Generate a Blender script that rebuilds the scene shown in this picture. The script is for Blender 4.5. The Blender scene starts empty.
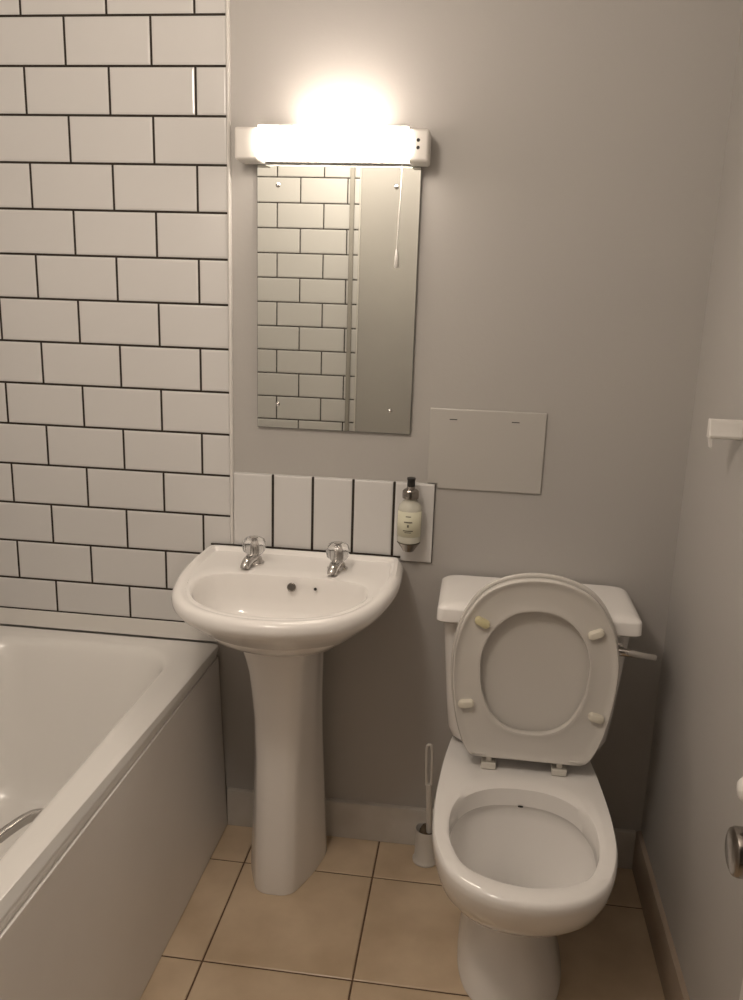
import bpy, bmesh, math, random
from mathutils import Vector, Matrix
random.seed(4)
S = bpy.context.scene
C = S.collection

# ------------------------------------------------------------------ camera, world, exposure
F_PX, YAW, PITCH, ROLL = 844.37, .12314, -.24387, .03219
cam_data = bpy.data.cameras.new('camera')
cam_data.sensor_fit = 'HORIZONTAL'
cam_data.sensor_width = 36.0
cam_data.lens = F_PX / 743.0 * 36.0
cam_data.clip_start = .02
cam = bpy.data.objects.new('camera', cam_data)
C.objects.link(cam)
cy, sy, cp, sp = math.cos(YAW), math.sin(YAW), math.cos(PITCH), math.sin(PITCH)
fw = Vector((-sy*cp, cy*cp, sp)); rt = Vector((cy, sy, 0)); up = rt.cross(fw)
cr, sr = math.cos(ROLL), math.sin(ROLL)
r2 = rt*cr + up*sr; u2 = up*cr - rt*sr
M = Matrix((r2, u2, -fw)).transposed().to_4x4()
M.translation = Vector((.64735, -1.99562, 1.44528))
cam.matrix_world = M
S.camera = cam

w = bpy.data.worlds.new('world'); S.world = w; w.use_nodes = True
w.node_tree.nodes['Background'].inputs[0].default_value = (.9, .92, 1, 1)
w.node_tree.nodes['Background'].inputs[1].default_value = .02
S.view_settings.view_transform = 'Standard'
S.view_settings.look = 'None'
S.view_settings.exposure = 0.0
S.view_settings.gamma = 1.0
S.view_settings.use_curve_mapping = False

LIGHT_COL = (1.0, .88, .755)
TUBE_STRENGTH = 17.0
DIFFUSER_STRENGTH = 21.0

# the room's ceiling lamp, above and out of the frame
cl = bpy.data.lights.new('ceiling_lamp', 'POINT'); cl.energy = 22.5; cl.color = LIGHT_COL; cl.shadow_soft_size = .11
clo = bpy.data.objects.new('ceiling_lamp', cl); clo.location = (.12, -1.32, 2.12); C.objects.link(clo)

# ------------------------------------------------------------------ materials
def mat(name, col, rough=.5, metal=0, spec=.5, noise=None, bump=None, coat=0, trans=0, ior=1.45, emit=None):
    m = bpy.data.materials.new(name); m.use_nodes = True
    nt = m.node_tree; b = nt.nodes['Principled BSDF']
    b.inputs['Base Color'].default_value = (*col, 1)
    b.inputs['Roughness'].default_value = rough
    b.inputs['Metallic'].default_value = metal
    b.inputs['Specular IOR Level'].default_value = spec
    b.inputs['Coat Weight'].default_value = coat
    b.inputs['Coat Roughness'].default_value = .08
    b.inputs['Transmission Weight'].default_value = trans
    b.inputs['IOR'].default_value = ior
    if emit:
        b.inputs['Emission Color'].default_value = (*LIGHT_COL, 1)
        b.inputs['Emission Strength'].default_value = emit
    tc = nt.nodes.new('ShaderNodeTexCoord')
    if noise:      # (scale, second colour, detail)
        n = nt.nodes.new('ShaderNodeTexNoise'); n.inputs['Scale'].default_value = noise[0]
        n.inputs['Detail'].default_value = noise[2]
        r = nt.nodes.new('ShaderNodeValToRGB')
        r.color_ramp.elements[0].position = .36; r.color_ramp.elements[1].position = .68
        r.color_ramp.elements[0].color = (*col, 1); r.color_ramp.elements[1].color = (*noise[1], 1)
        nt.links.new(tc.outputs['Object'], n.inputs['Vector'])
        nt.links.new(n.outputs['Fac'], r.inputs['Fac'])
        nt.links.new(r.outputs['Color'], b.inputs['Base Color'])
    if bump:       # (scale, strength)
        n = nt.nodes.new('ShaderNodeTexNoise'); n.inputs['Scale'].default_value = bump[0]
        n.inputs['Detail'].default_value = 3
        bm_ = nt.nodes.new('ShaderNodeBump'); bm_.inputs['Strength'].default_value = bump[1]
        bm_.inputs['Distance'].default_value = .002
        nt.links.new(tc.outputs['Object'], n.inputs['Vector'])
        nt.links.new(n.outputs['Fac'], bm_.inputs['Height'])
        nt.links.new(bm_.outputs['Normal'], b.inputs['Normal'])
    return m

M_wall = mat('grey_paint', (.445, .425, .405), .42, spec=.35, noise=(2.2, (.46, .44, .415), 2), bump=(90, .12))
M_ceil = mat('ceiling_paint', (.72, .70, .68), .8, bump=(60, .1))
M_tile = mat('glazed_tile', (.655, .64, .625), .16, spec=.5, noise=(1.5, (.675, .66, .645), 1), bump=(7, .12))
M_grout = mat('dark_grout', (.022, .016, .011), .85, noise=(60, (.036, .027, .019), 3))
M_trimw = mat('white_plastic_trim', (.74, .715, .68), .3, bump=(20, .03))
M_cer = mat('white_ceramic', (.83, .805, .78), .10, spec=.6, noise=(2, (.85, .825, .80), 1))
M_bath = mat('white_acrylic', (.75, .73, .70), .18, spec=.5, noise=(3, (.77, .75, .72), 1))
M_panel = mat('bath_panel_plastic', (.78, .755, .73), .25, noise=(2.2, (.72, .695, .67), 4))
M_floor = mat('beige_floor_tile', (.68, .54, .385), .28, noise=(5.5, (.53, .405, .275), 5), bump=(25, .15))
M_fgrout = mat('brown_floor_grout', (.12, .07, .045), .9, noise=(40, (.16, .10, .06), 3))
M_skirt = mat('skirting_gloss', (.60, .565, .52), .35, noise=(9, (.50, .46, .41), 4))
M_skirt2 = mat('tan_skirting', (.36, .29, .225), .4, noise=(9, (.32, .25, .19), 4))
M_mirror = mat('mirror_glass', (.745, .755, .71), .015, metal=1, noise=(3, (.755, .765, .72), 1))
M_edge = mat('mirror_edge', (.10, .11, .10), .3, noise=(30, (.14, .15, .14), 2))
M_chrome = mat('chrome', (.62, .60, .58), .09, metal=1, noise=(8, (.66, .64, .62), 2))
M_dull = mat('dull_chrome', (.30, .275, .25), .2, metal=1, noise=(12, (.37, .34, .31), 2))
M_dark = mat('dark_hole', (.012, .010, .009), .6, noise=(40, (.02, .017, .015), 2))
M_black = mat('black_plastic', (.015, .013, .012), .35, noise=(40, (.02, .018, .016), 2))
M_acr = mat('clear_acrylic', (.95, .95, .95), .13, trans=1, ior=1.49, noise=(10, (.92, .92, .92), 1))
M_strip = mat('grey_channel', (.34, .32, .29), .5, noise=(10, (.36, .34, .31), 1))
M_over = mat('overflow_grey', (.07, .06, .05), .5, noise=(40, (.10, .09, .075), 1))
M_bottle = mat('clear_bottle', (.80, .78, .68), .06, trans=.35, ior=1.3, noise=(10, (.78, .76, .66), 1))
M_label = mat('bottle_label', (.62, .60, .46), .5, noise=(30, (.66, .64, .50), 2))
M_ink = mat('label_ink', (.10, .09, .07), .6, noise=(90, (.16, .15, .11), 2))
M_seat = mat('seat_plastic', (.63, .60, .56), .25, spec=.5, noise=(3, (.65, .62, .58), 1))
M_hinge = mat('hinge_plastic', (.66, .63, .57), .35, noise=(8, (.70, .67, .61), 1))
M_buf = mat('buffer_white', (.70, .66, .56), .4, noise=(20, (.74, .70, .60), 1))
M_bufy = mat('buffer_yellowed', (.60, .55, .32), .4, noise=(20, (.66, .60, .38), 1))
M_lampw = mat('lamp_casing', (.72, .69, .65), .4, noise=(10, (.74, .71, .67), 1))
M_diff = mat('lamp_diffuser', (.8, .8, .8), .4, emit=DIFFUSER_STRENGTH, noise=(10, (.82, .82, .82), 1))
M_tube = mat('lamp_tube', (.8, .8, .8), .4, emit=TUBE_STRENGTH, noise=(10, (.82, .82, .82), 1))
M_door = mat('door_paint', (.66, .63, .60), .4, noise=(5, (.68, .65, .62), 2), bump=(30, .05))
M_brushw = mat('brush_plastic', (.62, .59, .55), .35, noise=(10, (.66, .63, .59), 1))
M_brist = mat('brush_bristle', (.10, .07, .045), .9, noise=(80, (.16, .12, .08), 3), bump=(200, .8))
M_panelp = mat('access_panel_paint', (.48, .46, .43), .35, noise=(5, (.49, .47, .44), 2))
M_water = mat('water', (.9, .93, .9), .02, trans=1, ior=1.33, noise=(6, (.88, .92, .9), 1))

# ------------------------------------------------------------------ mesh helpers (world coordinates)
def origin(p):
    v = Vector((0, 0, 0))
    while p is not None:
        v += p.location; p = p.parent
    return v

def obj(name, bm, m, parent=None, smooth=True, kind=None, label=None, cat=None, group=None, at=None, bevel=None, recalc=True):
    """links bm (vertices in world coordinates) as ONE mesh object; at = its origin"""
    if recalc: bmesh.ops.recalc_face_normals(bm, faces=bm.faces)
    o_at = Vector(at) if at is not None else origin(parent)
    for v in bm.verts: v.co -= o_at
    me = bpy.data.meshes.new(name); bm.to_mesh(me); bm.free()
    for mm in (m if isinstance(m, (list, tuple)) else [m]): me.materials.append(mm)
    for p in me.polygons: p.use_smooth = smooth
    o = bpy.data.objects.new(name, me); C.objects.link(o)
    if parent: o.parent = parent
    o.location = o_at - origin(parent)
    if bevel:
        b = o.modifiers.new('bevel', 'BEVEL'); b.width = bevel; b.segments = 3; b.limit_method = 'ANGLE'
        b.angle_limit = math.radians(35)
        b.harden_normals = False
    if smooth:
        try: me.set_sharp_from_angle(angle=math.radians(40))
        except Exception: pass
    if kind: o['kind'] = kind
    if label: o['label'] = label
    if cat: o['category'] = cat
    if group: o['group'] = group
    return o

def thing(name, label, cat, loc, group=None):
    o = bpy.data.objects.new(name, None); C.objects.link(o)
    o.location = loc; o.empty_display_size = .05
    o['label'] = label; o['category'] = cat
    if group: o['group'] = group
    return o

def box(bm, a, b, mi=0):
    x0, y0, z0 = a; x1, y1, z1 = b
    v = [bm.verts.new(c) for c in ((x0,y0,z0),(x1,y0,z0),(x1,y1,z0),(x0,y1,z0),(x0,y0,z1),(x1,y0,z1),(x1,y1,z1),(x0,y1,z1))]
    for f in ((0,3,2,1),(4,5,6,7),(0,1,5,4),(1,2,6,5),(2,3,7,6),(3,0,4,7)):
        fc = bm.faces.new([v[i] for i in f]); fc.material_index = mi
    return v

def loft(bm, rings, cap0=True, cap1=True, close=True, mi=0):
    vr = [[bm.verts.new(p) for p in r] for r in rings]
    n = len(vr[0])
    for a, b in zip(vr, vr[1:]):
        for i in range(n if close else n-1):
            j = (i+1) % n
            f = bm.faces.new((a[i], a[j], b[j], b[i])); f.material_index = mi
    if cap0: bm.faces.new(list(reversed(vr[0]))).material_index = mi
    if cap1: bm.faces.new(vr[-1]).material_index = mi
    return vr

def frame(d):
    d = Vector(d).normalized()
    a = Vector((0, 0, 1)) if abs(d.z) < .9 else Vector((1, 0, 0))
    u = d.cross(a).normalized(); return u, d.cross(u).normalized()

def lathe(bm, base, axis, prof, n=32, mi=0, caps=True):
    """prof: (distance along axis, radius)"""
    axis = Vector(axis).normalized(); u, v = frame(axis); base = Vector(base)
    rings = []
    for h, r in prof:
        rings.append([base + axis*h + (u*math.cos(t) + v*math.sin(t))*max(r, 1e-5) for t in (2*math.pi*i/n for i in range(n))])
    loft(bm, rings, caps, caps, mi=mi)

def spline(pts, n, closed=True):
    """Catmull-Rom through pts, resampled to n points evenly by length"""
    P = [Vector(p) for p in pts]; k = len(P); dense = []
    segs = k if closed else k-1
    for i in range(segs):
        if closed: p0, p1, p2, p3 = P[(i-1) % k], P[i], P[(i+1) % k], P[(i+2) % k]
        else: p0, p1, p2, p3 = P[max(i-1, 0)], P[i], P[i+1], P[min(i+2, k-1)]
        for s in range(24):
            t = s/24
            dense.append(.5*((2*p1) + (p2-p0)*t + (2*p0-5*p1+4*p2-p3)*t*t + (3*p1-p0-3*p2+p3)*t**3))
    dense.append(dense[0].copy() if closed else P[-1])
    L = [0]
    for a, b in zip(dense, dense[1:]): L.append(L[-1] + (b-a).length)
    out = []; j = 0; m = n if closed else n-1
    for i in range(n):
        s = L[-1]*i/m
        while j < len(L)-2 and L[j+1] < s: j += 1
        d = L[j+1]-L[j]; t = (s-L[j])/d if d > 1e-12 else 0
        out.append(dense[j].lerp(dense[j+1], min(max(t, 0), 1)))
    return out

def tube(bm, pts, r, n=14, steps=40, mi=0, closed=False):
    P = spline(pts, steps, closed)
    rings = []; u = None
    for i, p in enumerate(P):
        d = (P[min(i+1, len(P)-1)] - P[max(i-1, 0)]).normalized()
        if u is None: u, _ = frame(d)
        u = (u - d*u.dot(d)).normalized(); v = d.cross(u)
        rr = r(i/(len(P)-1)) if callable(r) else r
        rings.append([p + (u*math.cos(t) + v*math.sin(t))*rr for t in (2*math.pi*k/n for k in range(n))])
    loft(bm, rings, mi=mi)

def rrect(cx, cyy, hx, hy, r, z, n=64):
    """rounded rectangle ring, n points, same angular correspondence for every call"""
    out = []; q = n//4; r = min(r, hx, hy)
    for k, (sx, s_y) in enumerate(((1, 1), (-1, 1), (-1, -1), (1, -1))):
        for i in range(q):
            t = math.pi/2*(k + i/(q-1))
            out.append(Vector((cx + sx*(hx-r) + r*math.cos(t), cyy + s_y*(hy-r) + r*math.sin(t), z)))
    return out

def prism_y(bm, pts, y0, y1, mi=0):
    """polygon in x,z extruded from y0 to y1"""
    loft(bm, [[Vector((x, y0, z)) for x, z in pts], [Vector((x, y1, z)) for x, z in pts]], mi=mi)

def tile_slabs(bm, rects, to3, t=.008, bev=.0055, drop=.0022):
    """bevelled tiles: rects (u0,v0,u1,v1) on a plane; to3(u,v,h) gives the point at height h"""
    for u0, v0, u1, v1 in rects:
        if u1-u0 < .004 or v1-v0 < .004: continue
        b = min(bev, (u1-u0)/3, (v1-v0)/3)
        def ring(e, h): return [Vector(to3(u0+e, v0+e, h)), Vector(to3(u1-e, v0+e, h)), Vector(to3(u1-e, v1-e, h)), Vector(to3(u0+e, v1-e, h))]
        loft(bm, [ring(0, 0), ring(0, t-drop), ring(b*.4, t-drop*.35), ring(b, t)], cap0=False)

# ------------------------------------------------------------------ the room
XL, XR, YF, ZC = -.67, 1.1316, -1.76, 2.40       # left wall, right wall, door wall, ceiling
bm = bmesh.new(); box(bm, (XL-.1, 0, -.02), (XR+.1, .1, ZC))
wall_back = obj('wall_back', bm, M_wall, kind='structure', smooth=False)
bm = bmesh.new(); box(bm, (XR, -3.1, -.02), (XR+.1, 0, ZC))
wall_right = obj('wall_right', bm, M_wall, kind='structure', smooth=False)
bm = bmesh.new(); box(bm, (XL-.1, YF-.1, -.02), (XL, 0, ZC))
wall_left = obj('wall_left', bm, M_wall, kind='structure', smooth=False)
bm = bmesh.new()
box(bm, (XL, YF-.1, -.02), (.42, YF, ZC)); box(bm, (.42, YF-.1, 2.03), (XR, YF, ZC)); box(bm, (1.115, YF-.1, -.02), (XR, YF, 2.03))
wall_front = obj('wall_front', bm, M_wall, kind='structure', smooth=False)
bm = bmesh.new(); box(bm, (.1, -3.1, -.02), (XR, -3.0, ZC)); box(bm, (.0, -3.1, -.02), (.1, YF-.1, ZC))
obj('wall_hallway', bm, M_wall, kind='structure', smooth=False)
bm = bmesh.new(); box(bm, (XL-.1, -3.1, ZC), (XR+.1, .1, ZC+.08))
obj('ceiling', bm, M_ceil, kind='structure', smooth=False)

# floor: grout bed and square tiles
TS = .3344; GX, GY = .1188, -.1569
bm = bmesh.new(); box(bm, (XL-.1, -3.1, -.06), (XR+.1, .1, -.0025))
floor = obj('floor', bm, M_fgrout, kind='structure', smooth=False)
bm = bmesh.new(); rects = []
g = .0022
for i in range(-3, 4):
    for j in range(-10, 2):
        x0, x1 = GX+i*TS+g, GX+(i+1)*TS-g; y0, y1 = GY+j*TS+g, GY+(j+1)*TS-g
        x0, x1 = max(x0, XL), min(x1, XR); y0, y1 = max(y0, -3.0), min(y1, 0)
        if x1 > x0 and y1 > y0: rects.append((x0, y0, x1, y1))
tile_slabs(bm, rects, lambda u, v, h: (u, v, h-.006), t=.006, bev=.003, drop=.0012)
obj('floor_tiling', bm, M_floor, parent=floor, smooth=False)

# white brick-bond tiles with black grout
GR = .0017
def wall_tiling(name, wall, u_lo, u_hi, v_lo, v_hi, lines, anchors, to3, gbox):
    """lines: z of the top line of row 0, pitch .1035; anchors: x of a joint in even rows, in odd rows"""
    bm = bmesh.new(); box(bm, *gbox)
    obj('grout', bm, M_grout, parent=wall, smooth=False)
    bm = bmesh.new(); rects = []
    k = -12
    while True:
        z1 = lines - .1035*k; z0 = z1 - .1035; k += 1
        if z1 <= v_lo: break
        if z0 >= v_hi: continue
        a = anchors[(k-1) % 2]
        i0 = math.floor((u_lo-a)/.203)
        u = a + i0*.203
        while u < u_hi:
            ua, ub = max(u+GR, u_lo), min(u+.203-GR, u_hi)
            va, vb = max(z0+GR, v_lo), min(z1-GR, v_hi)
            if ub > ua and vb > va: rects.append((ua, va, ub, vb))
            u += .203
    tile_slabs(bm, rects, to3)
    return obj(name, bm, M_tile, parent=wall, smooth=False)

TE = .0455
# back wall: row 1 (under line z = 2.0202) has joints at -.0256-.1015 ; row 2 at -.0256
wall_tiling('tiling', wall_back, XL+.009, TE, .5885, ZC-.002, 2.0202, (-.0256-.1015, -.0256),
            lambda u, v, h: (u, -h, v), ((XL, -.0064, .54), (TE-.0005, 0, ZC)))
wall_tiling('tiling', wall_front, XL+.009, .101, .545, ZC-.002, 1.484, (-.16, -.2615),
            lambda u, v, h: (u, YF+h, v), ((XL, YF, .54), (.1005, YF+.0064, ZC)))
wall_tiling('tiling', wall_left, YF+.009, -.009, .545, ZC-.002, 2.0202, (-.1, -.2015),
            lambda u, v, h: (XL+h, u, v), ((XL, YF, .54), (XL+.0064, 0, ZC)))
# trims
bm = bmesh.new()
prof = [(TE, 0), (TE, -.0085), (TE+.0015, -.0105), (TE+.004, -.0112), (TE+.0065, -.0095), (TE+.0075, -.006), (TE+.0075, 0)]
loft(bm, [[Vector((x, y, z)) for x, y in prof] for z in (.5405, ZC-.001)])
obj('trim_1', bm, M_trimw, kind='structure')
bm = bmesh.new()
loft(bm, [[Vector((.146-x, YF-y, z)) for x, y in prof] for z in (.5, ZC-.001)])
obj('trim_2', bm, M_trimw, kind='structure')
bm = bmesh.new(); box(bm, (.056, YF+.0085, .54), (.074, YF+.03, 2.0))
obj('trim_3', bm, M_strip, kind='structure', bevel=.003)
# white strip sealing the bath to the tiled wall
bm = bmesh.new()
sp_ = [(-.0001, .5855), (-.009, .5855), (-.0105, .584), (-.0115, .545), (-.012, .5415), (-.0001, .5415)]
loft(bm, [[Vector((x, y, z)) for y, z in sp_] for x in (XL+.009, .022)])
obj('trim_4', bm, M_trimw, kind='structure')

# skirting
bm = bmesh.new()
sk = [(-.0001, 0.001), (-.014, 0.001), (-.014, .098), (-.011, .106), (-.004, .1082), (-.0001, .1082)]
loft(bm, [[Vector((x, y, z)) for y, z in sk] for x in (.031, XR-.015)])
obj('baseboard_back', bm, M_skirt, kind='structure')
bm = bmesh.new()
loft(bm, [[Vector((XR+y, yy, z)) for y, z in sk] for yy in (-.001, YF+.001)])
obj('baseboard_right', bm, M_skirt2, kind='structure')
# door frame in the front wall
bm = bmesh.new()
box(bm, (.40, YF-.105, 0), (.42, YF+.012, 2.04)); box(bm, (.35, YF+.0002, 0), (.40, YF+.014, 2.09)); box(bm, (.40, YF+.0002, 2.04), (1.10, YF+.014, 2.09))
box(bm, (.42, YF-.105, 2.01), (1.112, YF+.0, 2.0298))
obj('trim_5', bm, M_door, kind='structure', smooth=False)

# open door leaf against the right-hand wall, free edge towards the toilet
bm = bmesh.new(); box(bm, (1.062, YF+.03, .012), (1.098, -.947, 2.0))
door = obj('door_1', bm, M_door, kind='structure', bevel=.002)
KN = (1.062, -1.02, .776)
bm = bmesh.new()
lathe(bm, KN, (-1, 0, 0), [(0, .026), (.004, .026), (.006, .024), (.008, .012), (.026, .011), (.032, .018), (.037, .027), (.042, .0305), (.060, .031), (.065, .029), (.067, .025), (.0675, .0001)], 40)
obj('door_knob', bm, M_dull, parent=door, label='dull metal round door knob')
bm = bmesh.new()
lathe(bm, (KN[0], KN[1]+.012, KN[2]+.080), (-1, 0, 0), [(0, .022), (.004, .022), (.007, .013), (.03, .013), (.036, .0155), (.050, .018), (.058, .0165), (.064, .011), (.066, .0001)], 28)
obj('door_bolt_turn', bm, M_trimw, parent=door, label='white rounded turn above the knob')

# white fitting sticking out of the right wall at the picture's edge
bm = bmesh.new()
pf = [(-.365, 1.233), (-.379, 1.233), (-.3815, 1.226), (-.384, 1.212), (-.389, 1.204), (-.387, 1.1985), (-.378, 1.197), (-.365, 1.199)]
loft(bm, [[Vector((x, y, z)) for y, z in pf] for x in (1.072, 1.076, 1.1314)])
br = obj('wall_bracket', bm, M_trimw, kind=None, label='white plastic bracket projecting from the right-hand wall at the picture edge',
         cat='bracket', at=(1.13, -.375, 1.2), bevel=.0015)
bm = bmesh.new()
prism_y(bm, [(1.0725, 1.200), (1.0775, 1.200), (1.0795, 1.183), (1.0765, 1.181)], -.386, -.372)
obj('bracket_lip', bm, M_trimw, parent=br)

# ------------------------------------------------------------------ splashback behind the basin
SX, SW, SZ = .0535, .1007, .9955
sb = thing('splashback', 'row of five upright white tiles with black grout above the basin', 'splashback', (.3, 0, SZ-.2))
bm = bmesh.new(); box(bm, (SX+.0005, -.0064, SZ-.2), (SX+SW*5-.0015, -.0001, SZ-.0005)); obj('grout', bm, M_grout, parent=sb, smooth=False)
bm = bmesh.new()
tile_slabs(bm, [(SX+i*SW+(0 if i == 0 else .0022), SZ-.2, SX+(i+1)*SW-.0022, SZ) for i in range(5)], lambda u, v, h: (u, -h, v))
obj('tile', bm, M_tile, parent=sb, smooth=False)
bm = bmesh.new()
tube(bm, [(-.004, -.0132, .8080), (.10, -.0132, .8092), (.235, -.0132, .8092), (.40, -.0132, .8092), (.478, -.0132, .8080)], .0026, 8, 40)
obj('sealant', bm, M_grout, parent=sb)

# ------------------------------------------------------------------ access panel on the wall
ap = thing('access_panel', 'flat grey rectangular access panel on the wall above the cistern', 'panel', (.67, 0, .986))
bm = bmesh.new()
prism_y(bm, [(.534, 1.1791), (.534, .9975), (.5595, .9975), (.5595, .986), (.8057, .986), (.8057, 1.1791)], -.0001, -.007)
obj('plate', bm, M_panelp, parent=ap, bevel=.0022)
for x in (.590, .735):
    bm = bmesh.new(); box(bm, (x-.009, -.0075, 1.1535), (x+.009, -.0068, 1.1555))
    obj('slot', bm, M_dark, parent=ap, smooth=False)

# ------------------------------------------------------------------ mirror
MX0, MX1, MZ0, MZ1 = .116, .4892, 1.1136, 1.712
mr = thing('wall_mirror', 'frameless rectangular mirror screwed to the wall under the lamp', 'mirror', (.303, 0, MZ0))
bm = bmesh.new(); box(bm, (MX0, -.0095, MZ0), (MX1, -.004, MZ1))
obj('backing', bm, M_edge, parent=mr, smooth=False)
bm = bmesh.new(); box(bm, (MX0+.001, -.0105, MZ0+.001), (MX1-.001, -.0096, MZ1-.001))
obj('glass', bm, M_mirror, parent=mr, smooth=False)
for x, z in ((.165, 1.669), (.436, 1.669), (.167, 1.171), (.439, 1.168)):
    bm = bmesh.new(); lathe(bm, (x, -.0106, z), (0, -1, 0), [(0, .0052), (.0015, .005), (.003, .0035), (.0036, .0001)], 20)
    obj('screw', bm, M_chrome, parent=mr)

# ------------------------------------------------------------------ lamp above the mirror
LX0, LX1, LZ0, LZ1 = .082, .508, 1.713, 1.781
la = thing('shaver_light', 'white strip lamp with glowing diffuser and pull cord above the mirror', 'lamp', (.3, 0, LZ0))
bm = bmesh.new(); box(bm, (LX0+.002, -.022, LZ0+.004), (LX1-.002, -.0001, LZ1+.001))
obj('backplate', bm, M_lampw, parent=la, bevel=.003)
bm = bmesh.new(); box(bm, (LX0, -.075, LZ0), (.136, -.0005, LZ1)); obj('end_cap', bm, M_lampw, parent=la, bevel=.006)
bm = bmesh.new(); box(bm, (.464, -.075, LZ0), (LX1, -.0005, LZ1)); cap = obj('end_cap', bm, M_lampw, parent=la, bevel=.006)
for z in (1.757, 1.742):
    bm = bmesh.new(); lathe(bm, (.485, -.0745, z), (0, -1, 0), [(0, .0038), (.0006, .0038)], 16)
    obj('socket_hole', bm, M_dark, parent=cap)
# diffuser: a trough, open along its top
bm = bmesh.new()
def arc(off):
    pts = [(-.030, 1.7185+off), (-.060, 1.7185+off)]
    for i in range(7):
        a = math.radians(-90 - 90*i/6); pts.append((-.070 + (.012-off)*math.cos(a), 1.7305 + (.012-off)*math.sin(a)))
    return pts + [(-.0825+off, 1.755), (-.081+off, 1.776), (-.078+off, 1.783)]
outer, inner = arc(0), arc(.003)
sec = outer + inner[::-1]
loft(bm, [[Vector((x, y, z)) for y, z in sec] for x in (.1365, .4635)])
obj('diffuser', bm, M_diff, parent=la, label='glowing white diffuser')
for x0, x1 in ((.136, .222), (.398, .464)):      # baffles added over both ends of the trough to narrow the wall glow
    bm = bmesh.new(); box(bm, (x0, -.0775, 1.780), (x1, -.002, 1.7835))
    obj('added_baffle', bm, M_lampw, parent=la, bevel=.001)
bm = bmesh.new()
lathe(bm, (.195, -.045, 1.758), (1, 0, 0), [(0, .006), (.004, .013), (.212, .013), (.216, .006)], 24)
obj('light_tube', bm, M_tube, parent=la, label='glowing tube')
bm = bmesh.new()
tube(bm, [(.446, -.0135, 1.716), (.4455, -.0135, 1.66), (.443, -.0135, 1.60), (.4415, -.0145, 1.535)], .0013, 8, 20)
cord = obj('pull_cord', bm, M_trimw, parent=la, label='thin white cord hanging over the mirror')
bm = bmesh.new()
lathe(bm, (.4415, -.017, 1.495), (0, 0, 1), [(0, .0035), (.003, .0052), (.025, .0042), (.038, .0025), (.041, .0014)], 20)
obj('cord_pull', bm, M_trimw, parent=cord)

# ------------------------------------------------------------------ bath
bt = thing('bathtub', 'white bath with plain side panel along the tiled wall', 'bathtub', (-.3, -.85, 0))
bx, by = (-.66+.020)/2, (-.0125+YF+.0095)/2          # centre
HX, HY = (.020+.66)/2, (-.0125-YF-.0095)/2
ix = (-.076-.60)/2; ihx = (.60-.076)/2; iy = (-.080-1.66)/2; ihy = (1.66-.08)/2
bm = bmesh.new()
Z = .538
N = 96
rings = [
    rrect(bx, by, HX-.014, HY-.004, .012, Z-.036, N), rrect(bx, by, HX-.011, HY, .012, Z-.035, N), rrect(bx, by, HX-.008, HY, .012, Z-.020, N),
    rrect(bx, by, HX-.004, HY, .013, Z-.0065, N), rrect(bx, by, HX-.005, HY-.001, .014, Z-.0025, N), rrect(bx, by, HX-.009, HY-.004, .016, Z-.0005, N), rrect(bx, by, HX-.020, HY-.008, .02, Z, N),
    rrect(ix, iy, ihx+.016, ihy+.016, .118, Z, N), rrect(ix, iy, ihx+.008, ihy+.008, .116, Z-.001, N), rrect(ix, iy, ihx+.002, ihy+.002, .114, Z-.004, N),
    rrect(ix, iy, ihx-.003, ihy-.004, .112, Z-.010, N), rrect(ix, iy, ihx-.007, ihy-.011, .111, Z-.020, N), rrect(ix, iy, ihx-.013, ihy-.024, .11, Z-.045, N),
    rrect(ix, iy-.003, ihx-.021, ihy-.042, .11, Z-.09, N), rrect(ix, iy-.005, ihx-.03, ihy-.06, .11, Z-.14, N), rrect(ix, iy-.008, ihx-.04, ihy-.085, .11, Z-.20, N), rrect(ix, iy-.01, ihx-.05, ihy-.11, .11, Z-.26, N),
    rrect(ix, iy-.01, ihx-.06, ihy-.13, .11, Z-.31, N), rrect(ix, iy-.01, ihx-.072, ihy-.15, .11, Z-.345, N), rrect(ix, iy-.01, ihx-.095, ihy-.18, .10, Z-.372, N), rrect(ix, iy-.01, ihx-.13, ihy-.22, .09, Z-.384, N),
    rrect(ix, iy-.01, ihx-.16, ihy-.26, .07, Z-.388, N)]
for k, r in enumerate(rings[:7]):          # the outer edge runs very slightly out of square
    for p in r:
        if p.x > bx: p.x += .036*p.y*(1 if k > 2 else (.6 if k == 2 else .45))
loft(bm, rings, cap0=False, cap1=True)
obj('tub', bm, M_bath, parent=bt)
bm = bmesh.new()
loft(bm, [[Vector((a, -.013, .002)), Vector((a-.008, -.013, .002)), Vector((b-.008, -.013, .501)), Vector((b, -.013, .501))] if e == 0 else
          [Vector((a, YF+.010, .002)), Vector((a-.008, YF+.010, .002)), Vector((b-.008, YF+.010, .501)), Vector((b, YF+.010, .501))] for e, a, b in ((0, .031, .0115), (1, .018, -.0135))])
obj('side_panel', bm, M_panel, parent=bt, bevel=.002)
bm = bmesh.new()
tube(bm, [(-.080, -.700, .470), (-.098, -.708, .486), (-.116, -.735, .497), (-.134, -.80, .500), (-.142, -.87, .500), (-.134, -.94, .500), (-.116, -1.005, .497), (-.098, -1.032, .486), (-.080, -1.04, .470)], .0105, 14, 60)
obj('grip_handle', bm, M_chrome, parent=bt, label='chrome grip handle')

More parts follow.
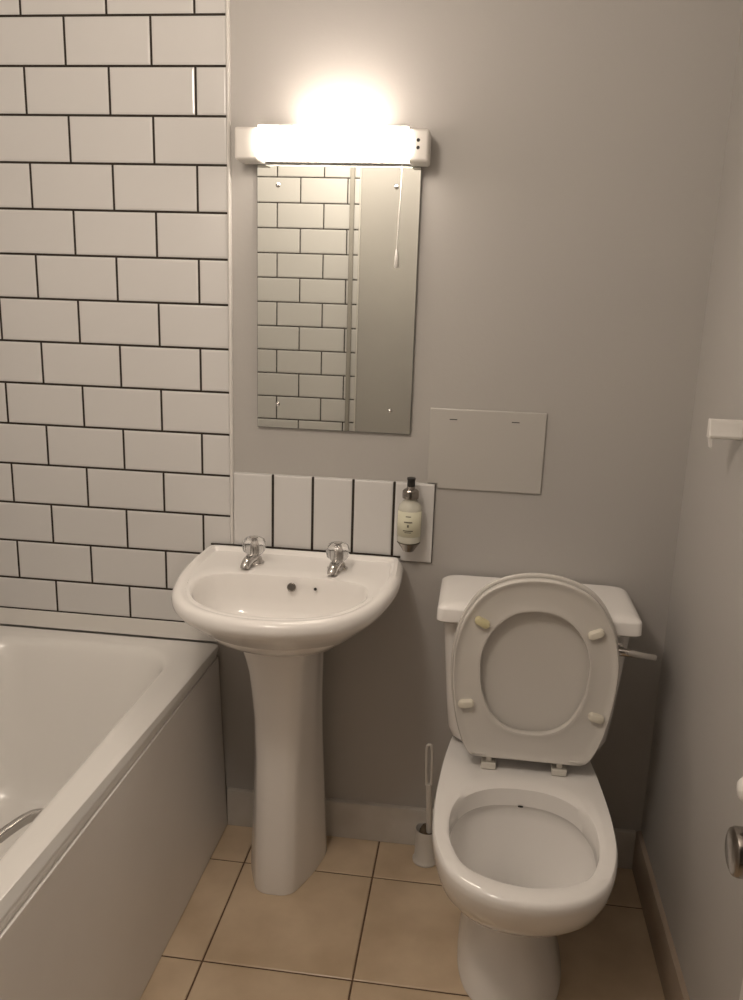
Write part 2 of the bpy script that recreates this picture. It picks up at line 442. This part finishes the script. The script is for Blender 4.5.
# ------------------------------------------------------------------ wash basin
BCX = .2370
wb = thing('wash_basin', 'white ceramic wash basin with two taps on the wall', 'basin', (BCX, -.2, .62))
half = [(0, -.0145), (.10, -.0145), (.19, -.0145), (.2385, -.0155), (.2500, -.028), (.2535, -.075), (.2555, -.16), (.244, -.26), (.217, -.36), (.165, -.435), (.085, -.478), (0, -.490)]
def mirror_loop(h): return [(x, y, 0) for x, y in h] + [(-x, y, 0) for x, y in h[-2:0:-1]]
OUT = spline(mirror_loop(half), 128)
ihalf = [(0, -.186), (.07, -.186), (.135, -.190), (.178, -.212), (.196, -.262), (.186, -.325), (.15, -.385), (.085, -.425), (0, -.437)]
INN = spline(mirror_loop(ihalf), 128)
def ring_of(loop, sx, s_y, z, yc=-.20, dy=0, zf=None):
    return [Vector((BCX + p.x*sx, yc + (p.y-yc)*s_y + dy, z + (zf(p) if zf else 0))) for p in loop]
def back_clip(r):      # keep the underside clear of the wall
    return [Vector((p.x, min(p.y, -.0145), p.z)) for p in r]
def mix(a, b, t, z):
    return [Vector((BCX + p.x*(1-t) + q.x*t, p.y*(1-t) + q.y*t, z)) for p, q in zip(a, b)]
bm = bmesh.new()
# lip: raised at the back and sides
def lipz(p): return .005*max(0, min(1, (p.y+.25)/.2))
rings = [
    back_clip(ring_of(OUT, .36, .40, .656, yc=-.17)), back_clip(ring_of(OUT, .46, .49, .662, yc=-.17)), back_clip(ring_of(OUT, .60, .62, .679, yc=-.16)),
    back_clip(ring_of(OUT, .75, .77, .709, yc=-.12)), back_clip(ring_of(OUT, .885, .895, .740, yc=-.08)), ring_of(OUT, .965, .965, .761, yc=-.02),
    ring_of(OUT, .996, .996, .776, yc=-.0145), ring_of(OUT, 1.0, 1.0, .786), ring_of(OUT, .993, .994, .795, yc=-.10),
    ring_of(OUT, .975, .980, .801, yc=-.12), ring_of(OUT, .95, .958, .8035, yc=-.14, zf=lipz), ring_of(OUT, .915, .925, .803, yc=-.17, zf=lipz),
    ring_of(OUT, .885, .89, .7985, yc=-.19),
    mix(OUT, INN, .72, .7985), mix(OUT, INN, .90, .7995), mix(OUT, INN, 1.0, .797),
    ring_of(INN, .980, .975, .790, yc=-.30), ring_of(INN, .965, .955, .772, yc=-.30), ring_of(INN, .935, .92, .745, yc=-.30), ring_of(INN, .88, .86, .720, yc=-.30), ring_of(INN, .77, .76, .702, yc=-.30),
    ring_of(INN, .60, .61, .693, yc=-.30), ring_of(INN, .38, .40, .689, yc=-.30), ring_of(INN, .14, .20, .686, yc=-.30)]
loft(bm, rings, cap0=False, cap1=True)
o = obj('bowl', bm, M_cer, parent=wb)
bm = bmesh.new(); lathe(bm, (BCX, -.30, .6863), (0, 0, 1), [(0, .021), (.003, .021), (.004, .018), (.0015, .014), (.001, .0001)], 28)
obj('waste_outlet', bm, M_chrome, parent=wb)
bm = bmesh.new(); lathe(bm, (.2465, -.1975, .776), (0, -1, .35), [(0, .0105), (.003, .0105), (.0042, .009), (.0036, .008)], 24)
ov = obj('overflow_ring', bm, M_dull, parent=wb)
bm = bmesh.new(); lathe(bm, (.2465, -.2005, .777), (0, -1, .35), [(0, .008), (.001, .008)], 24)
obj('overflow_hole', bm, M_over, parent=ov)
bm = bmesh.new(); lathe(bm, (.302, -.1975, .776), (0, -1, .35), [(0, .0036), (.0024, .0036), (.003, .0028)], 16)
obj('chain_stay_hole', bm, M_dark, parent=wb)

def tap(x, y, ang):
    zb = .7985
    bm = bmesh.new()
    lathe(bm, (x, y, zb), (0, 0, 1), [(0, .024), (.004, .0245), (.006, .022), (.011, .0195), (.016, .0175), (.019, .012), (.023, .010), (.027, .0095)], 32)
    t = obj('tap', bm, M_chrome, parent=wb, at=(x, y, zb))
    bm = bmesh.new()
    d = Vector((math.sin(ang), -math.cos(ang), 0)); b0 = Vector((x, y, zb+.0145))
    pts = [b0, b0 + d*.024 + Vector((0, 0, .003)), b0 + d*.043 + Vector((0, 0, .001)), b0 + d*.053 + Vector((0, 0, -.004)), b0 + d*.056 + Vector((0, 0, -.010))]
    tube(bm, pts, lambda s: .0140 - .003*s, 18, 24)
    obj('spout', bm, M_chrome, parent=t)
    bm = bmesh.new()
    zt = zb+.021; prof = []; n = 48
    rings = []
    for h, r, fl in ((0, .012, 0), (.003, .018, .3), (.011, .0262, 1), (.021, .0285, 1), (.031, .0278, 1), (.039, .0245, .8), (.043, .018, .3), (.0435, .012, 0)):
        rings.append([Vector((x + r*(1-.055*fl*(.5+.5*math.cos(8*a)))*math.cos(a), y + r*(1-.055*fl*(.5+.5*math.cos(8*a)))*math.sin(a), zt+h)) for a in (2*math.pi*i/n for i in range(n))])
    loft(bm, rings)
    hd = obj('tap_head', bm, M_acr, parent=t, label='clear acrylic tap head')
    bm = bmesh.new(); lathe(bm, (x, y, zt+.0437), (0, 0, 1), [(0, .010), (.0015, .010), (.0025, .008), (.0026, .0001)], 24)
    obj('tap_cap', bm, M_chrome, parent=t)
    bm = bmesh.new(); lathe(bm, (x, y, zt+.0003), (0, 0, 1), [(0, .009), (.032, .0065), (.033, .0001)], 20)
    obj('tap_spindle', bm, M_chrome, parent=t)
tap(.135, -.112, math.radians(-8))
tap(.338, -.112, math.radians(-4))

# pedestal
pd = thing('basin_pedestal', 'tall white ceramic pedestal under the wash basin', 'pedestal', (BCX, -.17, 0))
PCX = .2215
def ped_ring(z, wb_, wf, yf, yb=-.055, r=.02):
    # wide at the back, narrow flat front, chamfered sides
    h = [(0, yb), (wb_*.6, yb), (wb_*.93, yb-.004), (wb_, yb-.02), (wb_*.985, yb-.05), ((wb_+wf)*.5+.012, (yb+yf)/2-.01), (wf+.012, yf+.022), (wf-.004, yf+.005), (wf*.55, yf-.001), (0, yf-.002)]
    return [Vector((PCX+p.x, p.y, z)) for p in spline(mirror_loop(h), 96)]
bm = bmesh.new()
rings = [ped_ring(0.001, .098, .040, -.262), ped_ring(.012, .098, .040, -.263), ped_ring(.10, .094, .040, -.258), ped_ring(.22, .088, .040, -.250), ped_ring(.34, .082, .041, -.243),
         ped_ring(.45, .079, .045, -.243), ped_ring(.53, .080, .050, -.252), ped_ring(.58, .081, .053, -.262), ped_ring(.61, .083, .057, -.271), ped_ring(.635, .086, .061, -.279), ped_ring(.654, .088, .064, -.284)]
loft(bm, rings)
obj('column', bm, M_cer, parent=pd)

# ------------------------------------------------------------------ soap dispenser on the last tile
sd = thing('soap_dispenser', 'clear pump bottle of soap in a chrome wall holder on the end tile', 'soap dispenser', (.5, -.04, .84))
bx_, by_ = .4995, -.045
bm = bmesh.new(); box(bm, (bx_-.014, -.0165, .845), (bx_+.014, -.0082, .965)); br_ = obj('wall_holder', bm, M_dull, parent=sd, bevel=.003)
bm = bmesh.new(); lathe(bm, (bx_, by_, .834), (0, 0, 1), [(0, .004), (.002, .013), (.010, .018), (.018, .024), (.0245, .0285), (.0250, .020)], 32)
obj('holder_cup', bm, M_dull, parent=sd)
bm = bmesh.new()
lathe(bm, (bx_, by_, .8597), (0, 0, 1), [(0, .0265), (.002, .0285), (.010, .029), (.078, .029), (.090, .0265), (.098, .019), (.103, .0135), (.106, .0130)], 40)
obj('bottle', bm, M_bottle, parent=sd)
bm = bmesh.new()   # label wraps the front half
ang = [math.radians(-90 + a) for a in range(-72, 73, 6)]
loft(bm, [[Vector((bx_+.0296*math.cos(a), by_+.0296*math.sin(a), z)) for a in ang] for z in (.877, .939)], False, False, close=False)
lb = obj('bottle_label', bm, M_label, parent=sd, recalc=True)
so = lb.modifiers.new('thick', 'SOLIDIFY'); so.thickness = .0003
for z, hw, t in ((.928, .0062, .0012), (.914, .010, .0017), (.905, .0022, .0032), (.893, .012, .0012), (.889, .008, .0009)):
    bm = bmesh.new(); k = hw/.0301
    ang = [math.radians(-92) + k*s/4 for s in range(-4, 5)]
    loft(bm, [[Vector((bx_+.0302*math.cos(a), by_+.0302*math.sin(a), zz)) for a in ang] for zz in (z-t, z+t)], False, False, close=False)
    obj('label_print', bm, M_ink, parent=lb)
bm = bmesh.new(); lathe(bm, (bx_, by_, .9655), (0, 0, 1), [(0, .0150), (.002, .0195), (.010, .0200), (.019, .0195), (.023, .0155), (.024, .011), (.030, .0095)], 32)
obj('collar', bm, M_dull, parent=sd)
bm = bmesh.new(); lathe(bm, (bx_, by_, .9955), (0, 0, 1), [(0, .0085), (.002, .0098), (.014, .0092), (.018, .0105), (.021, .0100), (.022, .0001)], 28)
obj('pump_cap', bm, M_black, parent=sd)

# ------------------------------------------------------------------ toilet
TCX = .789
wc = thing('toilet', 'white close-coupled toilet with its seat and lid raised', 'toilet', (TCX, -.35, 0))
ph = [(0, -.018), (.10, -.020), (.140, -.030), (.150, -.09), (.163, -.16), (.174, -.25), (.182, -.36), (.184, -.45), (.178, -.53), (.156, -.605), (.117, -.655), (.063, -.684), (0, -.693)]
PO = spline(mirror_loop(ph), 128)
hh = [(0, -.318), (.065, -.328), (.115, -.365), (.142, -.425), (.147, -.49), (.138, -.55), (.110, -.605), (.060, -.632), (0, -.642)]
PI_ = spline(mirror_loop(hh), 128)
def pr(sx, front, z, back=-.018, loop=PO):
    k = (front-back)/(-.693+.018)
    return [Vector((TCX+p.x*sx, back + (p.y+.018)*k, z)) for p in loop]
def hr(sx, s_y, z, yc=-.487, dx=-.004):
    return [Vector((TCX+dx+.003+p.x*sx, yc+(p.y+.487)*s_y, z)) for p in PI_]
def bl(a, b, t, z): return [Vector((p.x*(1-t)+q.x*t, p.y*(1-t)+q.y*t, z)) for p, q in zip(a, b)]
bm = bmesh.new()
o0, i0 = pr(1, -.693, 0), hr(1, 1, 0)
rings = [pr(.62, -.535, .001, -.075), pr(.62, -.535, .012, -.075), pr(.53, -.505, .06, -.07), pr(.445, -.475, .12, -.06), pr(.435, -.465, .17, -.045), pr(.55, -.515, .205, -.035),
         pr(.75, -.565, .235, -.025), pr(.865, -.615, .268), pr(.945, -.655, .308), pr(.985, -.680, .348), pr(.998, -.690, .374), pr(1.0, -.693, .390), pr(.995, -.690, .398), pr(.983, -.684, .4015),
         bl(o0, i0, .55, .402), bl(o0, i0, .86, .401), bl(o0, i0, .96, .3985), bl(o0, i0, 1.0, .392),
         hr(.995, .995, .375), hr(.99, .99, .352), hr(1.01, 1.01, .348), hr(1.03, 1.03, .338), hr(1.01, 1.01, .318), hr(.90, .93, .285, -.48), hr(.72, .78, .250, -.465), hr(.50, .58, .215, -.44), hr(.34, .42, .18, -.42), hr(.28, .34, .14, -.41)]
loft(bm, rings, cap0=True, cap1=True)
pan = obj('pan', bm, M_cer, parent=wc)
bm = bmesh.new(); lathe(bm, (TCX-.004, -.43, .183), (0, 0, 1), [(0, .046), (.0005, .046)], 32); obj('water', bm, M_water, parent=pan)
bm = bmesh.new(); lathe(bm, (.7925, -.3215, .352), (0, -1, -.1), [(0, .006), (.0018, .006)], 16)
for v in bm.verts: v.co.z = .353 + (v.co.z-.353)*.4
obj('flush_slot', bm, M_dark, parent=pan)

CX = .806
bm = bmesh.new()
def cr_(z, hx, yf, r=.03): return rrect(CX, (-.012+yf)/2, hx, (-.012-yf)/2, r, z, 64)
rings = [cr_(.4035, .150, -.165, .03), cr_(.410, .166, -.172, .035), cr_(.422, .178, -.178, .035), cr_(.445, .186, -.183, .035), cr_(.52, .193, -.187, .03), cr_(.60, .199, -.19, .028), cr_(.70, .207, -.194, .025), cr_(.729, .209, -.195, .025)]
loft(bm, rings)
cis = obj('cistern', bm, M_cer, parent=wc)
bm = bmesh.new()
rings = [cr_(.7295, .216, -.217, .016), cr_(.7305, .2205, -.225, .016), cr_(.735, .2235, -.2295, .016), cr_(.761, .2225, -.229, .016), cr_(.765, .2205, -.227, .016), cr_(.7695, .2125, -.217, .016), cr_(.7715, .207, -.211, .018), cr_(.7722, .19, -.19, .02), cr_(.7725, .10, -.10, .02)]
loft(bm, rings)
obj('cistern_lid', bm, M_cer, parent=wc)
# flush lever, front face, right side
bm = bmesh.new()
lathe(bm, (.984, -.1935, .688), (0, -1, 0), [(0, .016), (.003, .016), (.005, .012), (.012, .010), (.016, .009)], 24)
lv = obj('flush_lever', bm, M_chrome, parent=wc)
bm = bmesh.new()
tube(bm, [(.982, -.212, .690), (1.005, -.216, .690), (1.035, -.214, .685), (1.066, -.208, .680)], lambda s: .0105-.004*s, 14, 24)
obj('lever_arm', bm, M_chrome, parent=lv)

# seat and lid, raised
SC = .8025
sh_out = [(0, .862), (.065, .852), (.118, .822), (.156, .765), (.174, .700), (.1775, .640), (.172, .575), (.161, .515), (.146, .468), (.131, .4425), (.113, .4355), (.05, .4355), (0, .4355)]
sh_in = [(0, .789), (.050, .779), (.091, .744), (.114, .692), (.117, .642), (.108, .585), (.082, .533), (.044, .506), (0, .500)]
def vloop(h, n=112): return spline([(x, z, 0) for x, z in h] + [(-x, z, 0) for x, z in h[-2:0:-1]], n)
SO, SI = vloop(sh_out), vloop(sh_in)
LEAN = .02
def v3(p, y, s=1.0, zc=.65): return Vector((SC + p.x*s, y + 0*LEAN, zc + (p.y-zc)*s))
bm = bmesh.new()
# seat ring: inner face (towards camera) slightly dished, rolled inner and outer edges
def sring(t, y, s=1.0): return [Vector((SC + (a.x*(1-t)+b.x*t)*s, y, .65 + ((a.y*(1-t)+b.y*t)-.65)*s)) for a, b in zip(SO, SI)]
sec = [(0.0, -.258), (0.0, -.270), (.03, -.2745), (.08, -.2745), (.14, -.271), (.30, -.2685), (.60, -.2675), (.80, -.2680), (.90, -.2695), (.96, -.2705), (1.0, -.2695), (1.02, -.265), (1.02, -.258), (1.0, -.2535), (.5, -.2525), (.04, -.254)]
rings = [sring(t, y) for t, y in sec]
vr = [[bm.verts.new(p) for p in r] for r in rings]
n = len(vr[0]); m_ = len(vr)
for a in range(m_):
    A, B = vr[a], vr[(a+1) % m_]
    for i in range(n): bm.faces.new((A[i], A[(i+1) % n], B[(i+1) % n], B[i]))
seat = obj('seat', bm, M_seat, parent=wc, label='raised seat ring')
for x, z, a, mm in ((-.119, .757, -25, M_bufy), (.122, .750, 25, M_buf), (-.143, .563, 8, M_buf), (.140, .556, -12, M_buf)):
    bm = bmesh.new()
    lp = rrect(0, 0, .0175, .0085, .0085, 0, 40)
    rr = []
    for s, y in ((1, -.2665), (1, -.276), (.93, -.2795), (.75, -.2812)):
        ring = []
        for p in lp:
            px, pz = p.x*s, p.y*s
            c_, s_ = math.cos(math.radians(a)), math.sin(math.radians(a))
            ring.append(Vector((SC+x+px*c_-pz*s_, y, z+px*s_+pz*c_)))
        rr.append(ring)
    loft(bm, rr)
    obj('seat_buffer', bm, mm, parent=seat, label='yellowed rubber buffer' if mm is M_bufy else None)
# lid behind it (a shallow shell, slightly larger)
bm = bmesh.new()
def lring(s, y): return [Vector((SC + p.x*s, y, .652 + (p.y-.652)*s)) for p in SO]
rings = [lring(.955, -.243), lring(.985, -.2465), lring(1.010, -.2462), lring(1.023, -.244), lring(1.025, -.2405), lring(1.015, -.237), lring(.97, -.2345), lring(.8, -.2325)]
loft(bm, rings)
obj('seat_lid', bm, M_seat, parent=wc, label='raised lid behind the seat')
for x in (-.084, .073):
    bm = bmesh.new()
    box(bm, (SC+x-.0165, -.268, .4028), (SC+x+.0165, -.240, .419))
    box(bm, (SC+x-.0065, -.262, .419), (SC+x+.0065, -.247, .438))
    obj('seat_hinge', bm, M_hinge, parent=wc, bevel=.002)
for x in (-.108, .106):
    bm = bmesh.new()
    box(bm, (SC+x-.017, -.2745, .438), (SC+x+.017, -.262, .4465))
    obj('hinge_lug', bm, M_seat, parent=seat, bevel=.003)

# ------------------------------------------------------------------ toilet brush
HXc, HYc = .581, -.068
bh = thing('brush_holder', 'short white plastic pot on the floor left of the toilet', 'brush holder', (HXc, HYc, 0))
bm = bmesh.new()
lathe(bm, (HXc, HYc, .001), (0, 0, 1), [(0, .033), (.005, .034), (.008, .032), (.012, .0295), (.075, .0285), (.092, .029), (.0945, .028), (.092, .0265), (.012, .026), (.011, .0001)], 40)
obj('pot', bm, M_brushw, parent=bh)
tb = thing('toilet_brush', 'white toilet brush with slotted handle standing in its pot', 'toilet brush', (HXc, HYc, .02))
bm = bmesh.new()
prof = [(.588, -.073, .09), (.585, -.077, .15), (.581, -.084, .235)]
tube(bm, prof, lambda s: .0085 - .001*s, 14, 16)
h0, h1 = Vector((.581, -.084, .231)), Vector((.5775, -.090, .347))
# loop grip: two rails joined by a rounded top
tube(bm, [h0+Vector((-.0062, 0, 0)), h0.lerp(h1, .5)+Vector((-.0068, 0, 0)), h1+Vector((-.0062, 0, -.008)), h1+Vector((0, 0, .001)), h1+Vector((.0062, 0, -.008)), h0.lerp(h1, .5)+Vector((.0068, 0, 0)), h0+Vector((.0062, 0, 0))], .0036, 10, 60)
obj('handle', bm, M_brushw, parent=tb)
bm = bmesh.new()
n = 40; rings = []
for k in range(13):
    z = .018 + .084*k/12; r = .0175*math.sqrt(max(.05, 1-((k-6)/6.6)**2))
    rings.append([Vector((HXc-.003 + r*(1+.10*math.cos(9*a+k*1.7))*math.cos(a), HYc+.004 + r*(1+.10*math.cos(9*a+k*1.7))*math.sin(a), z)) for a in (2*math.pi*i/n for i in range(n))])
loft(bm, rings)
obj('bristle_head', bm, M_brist, parent=tb, label='dark bristle head')
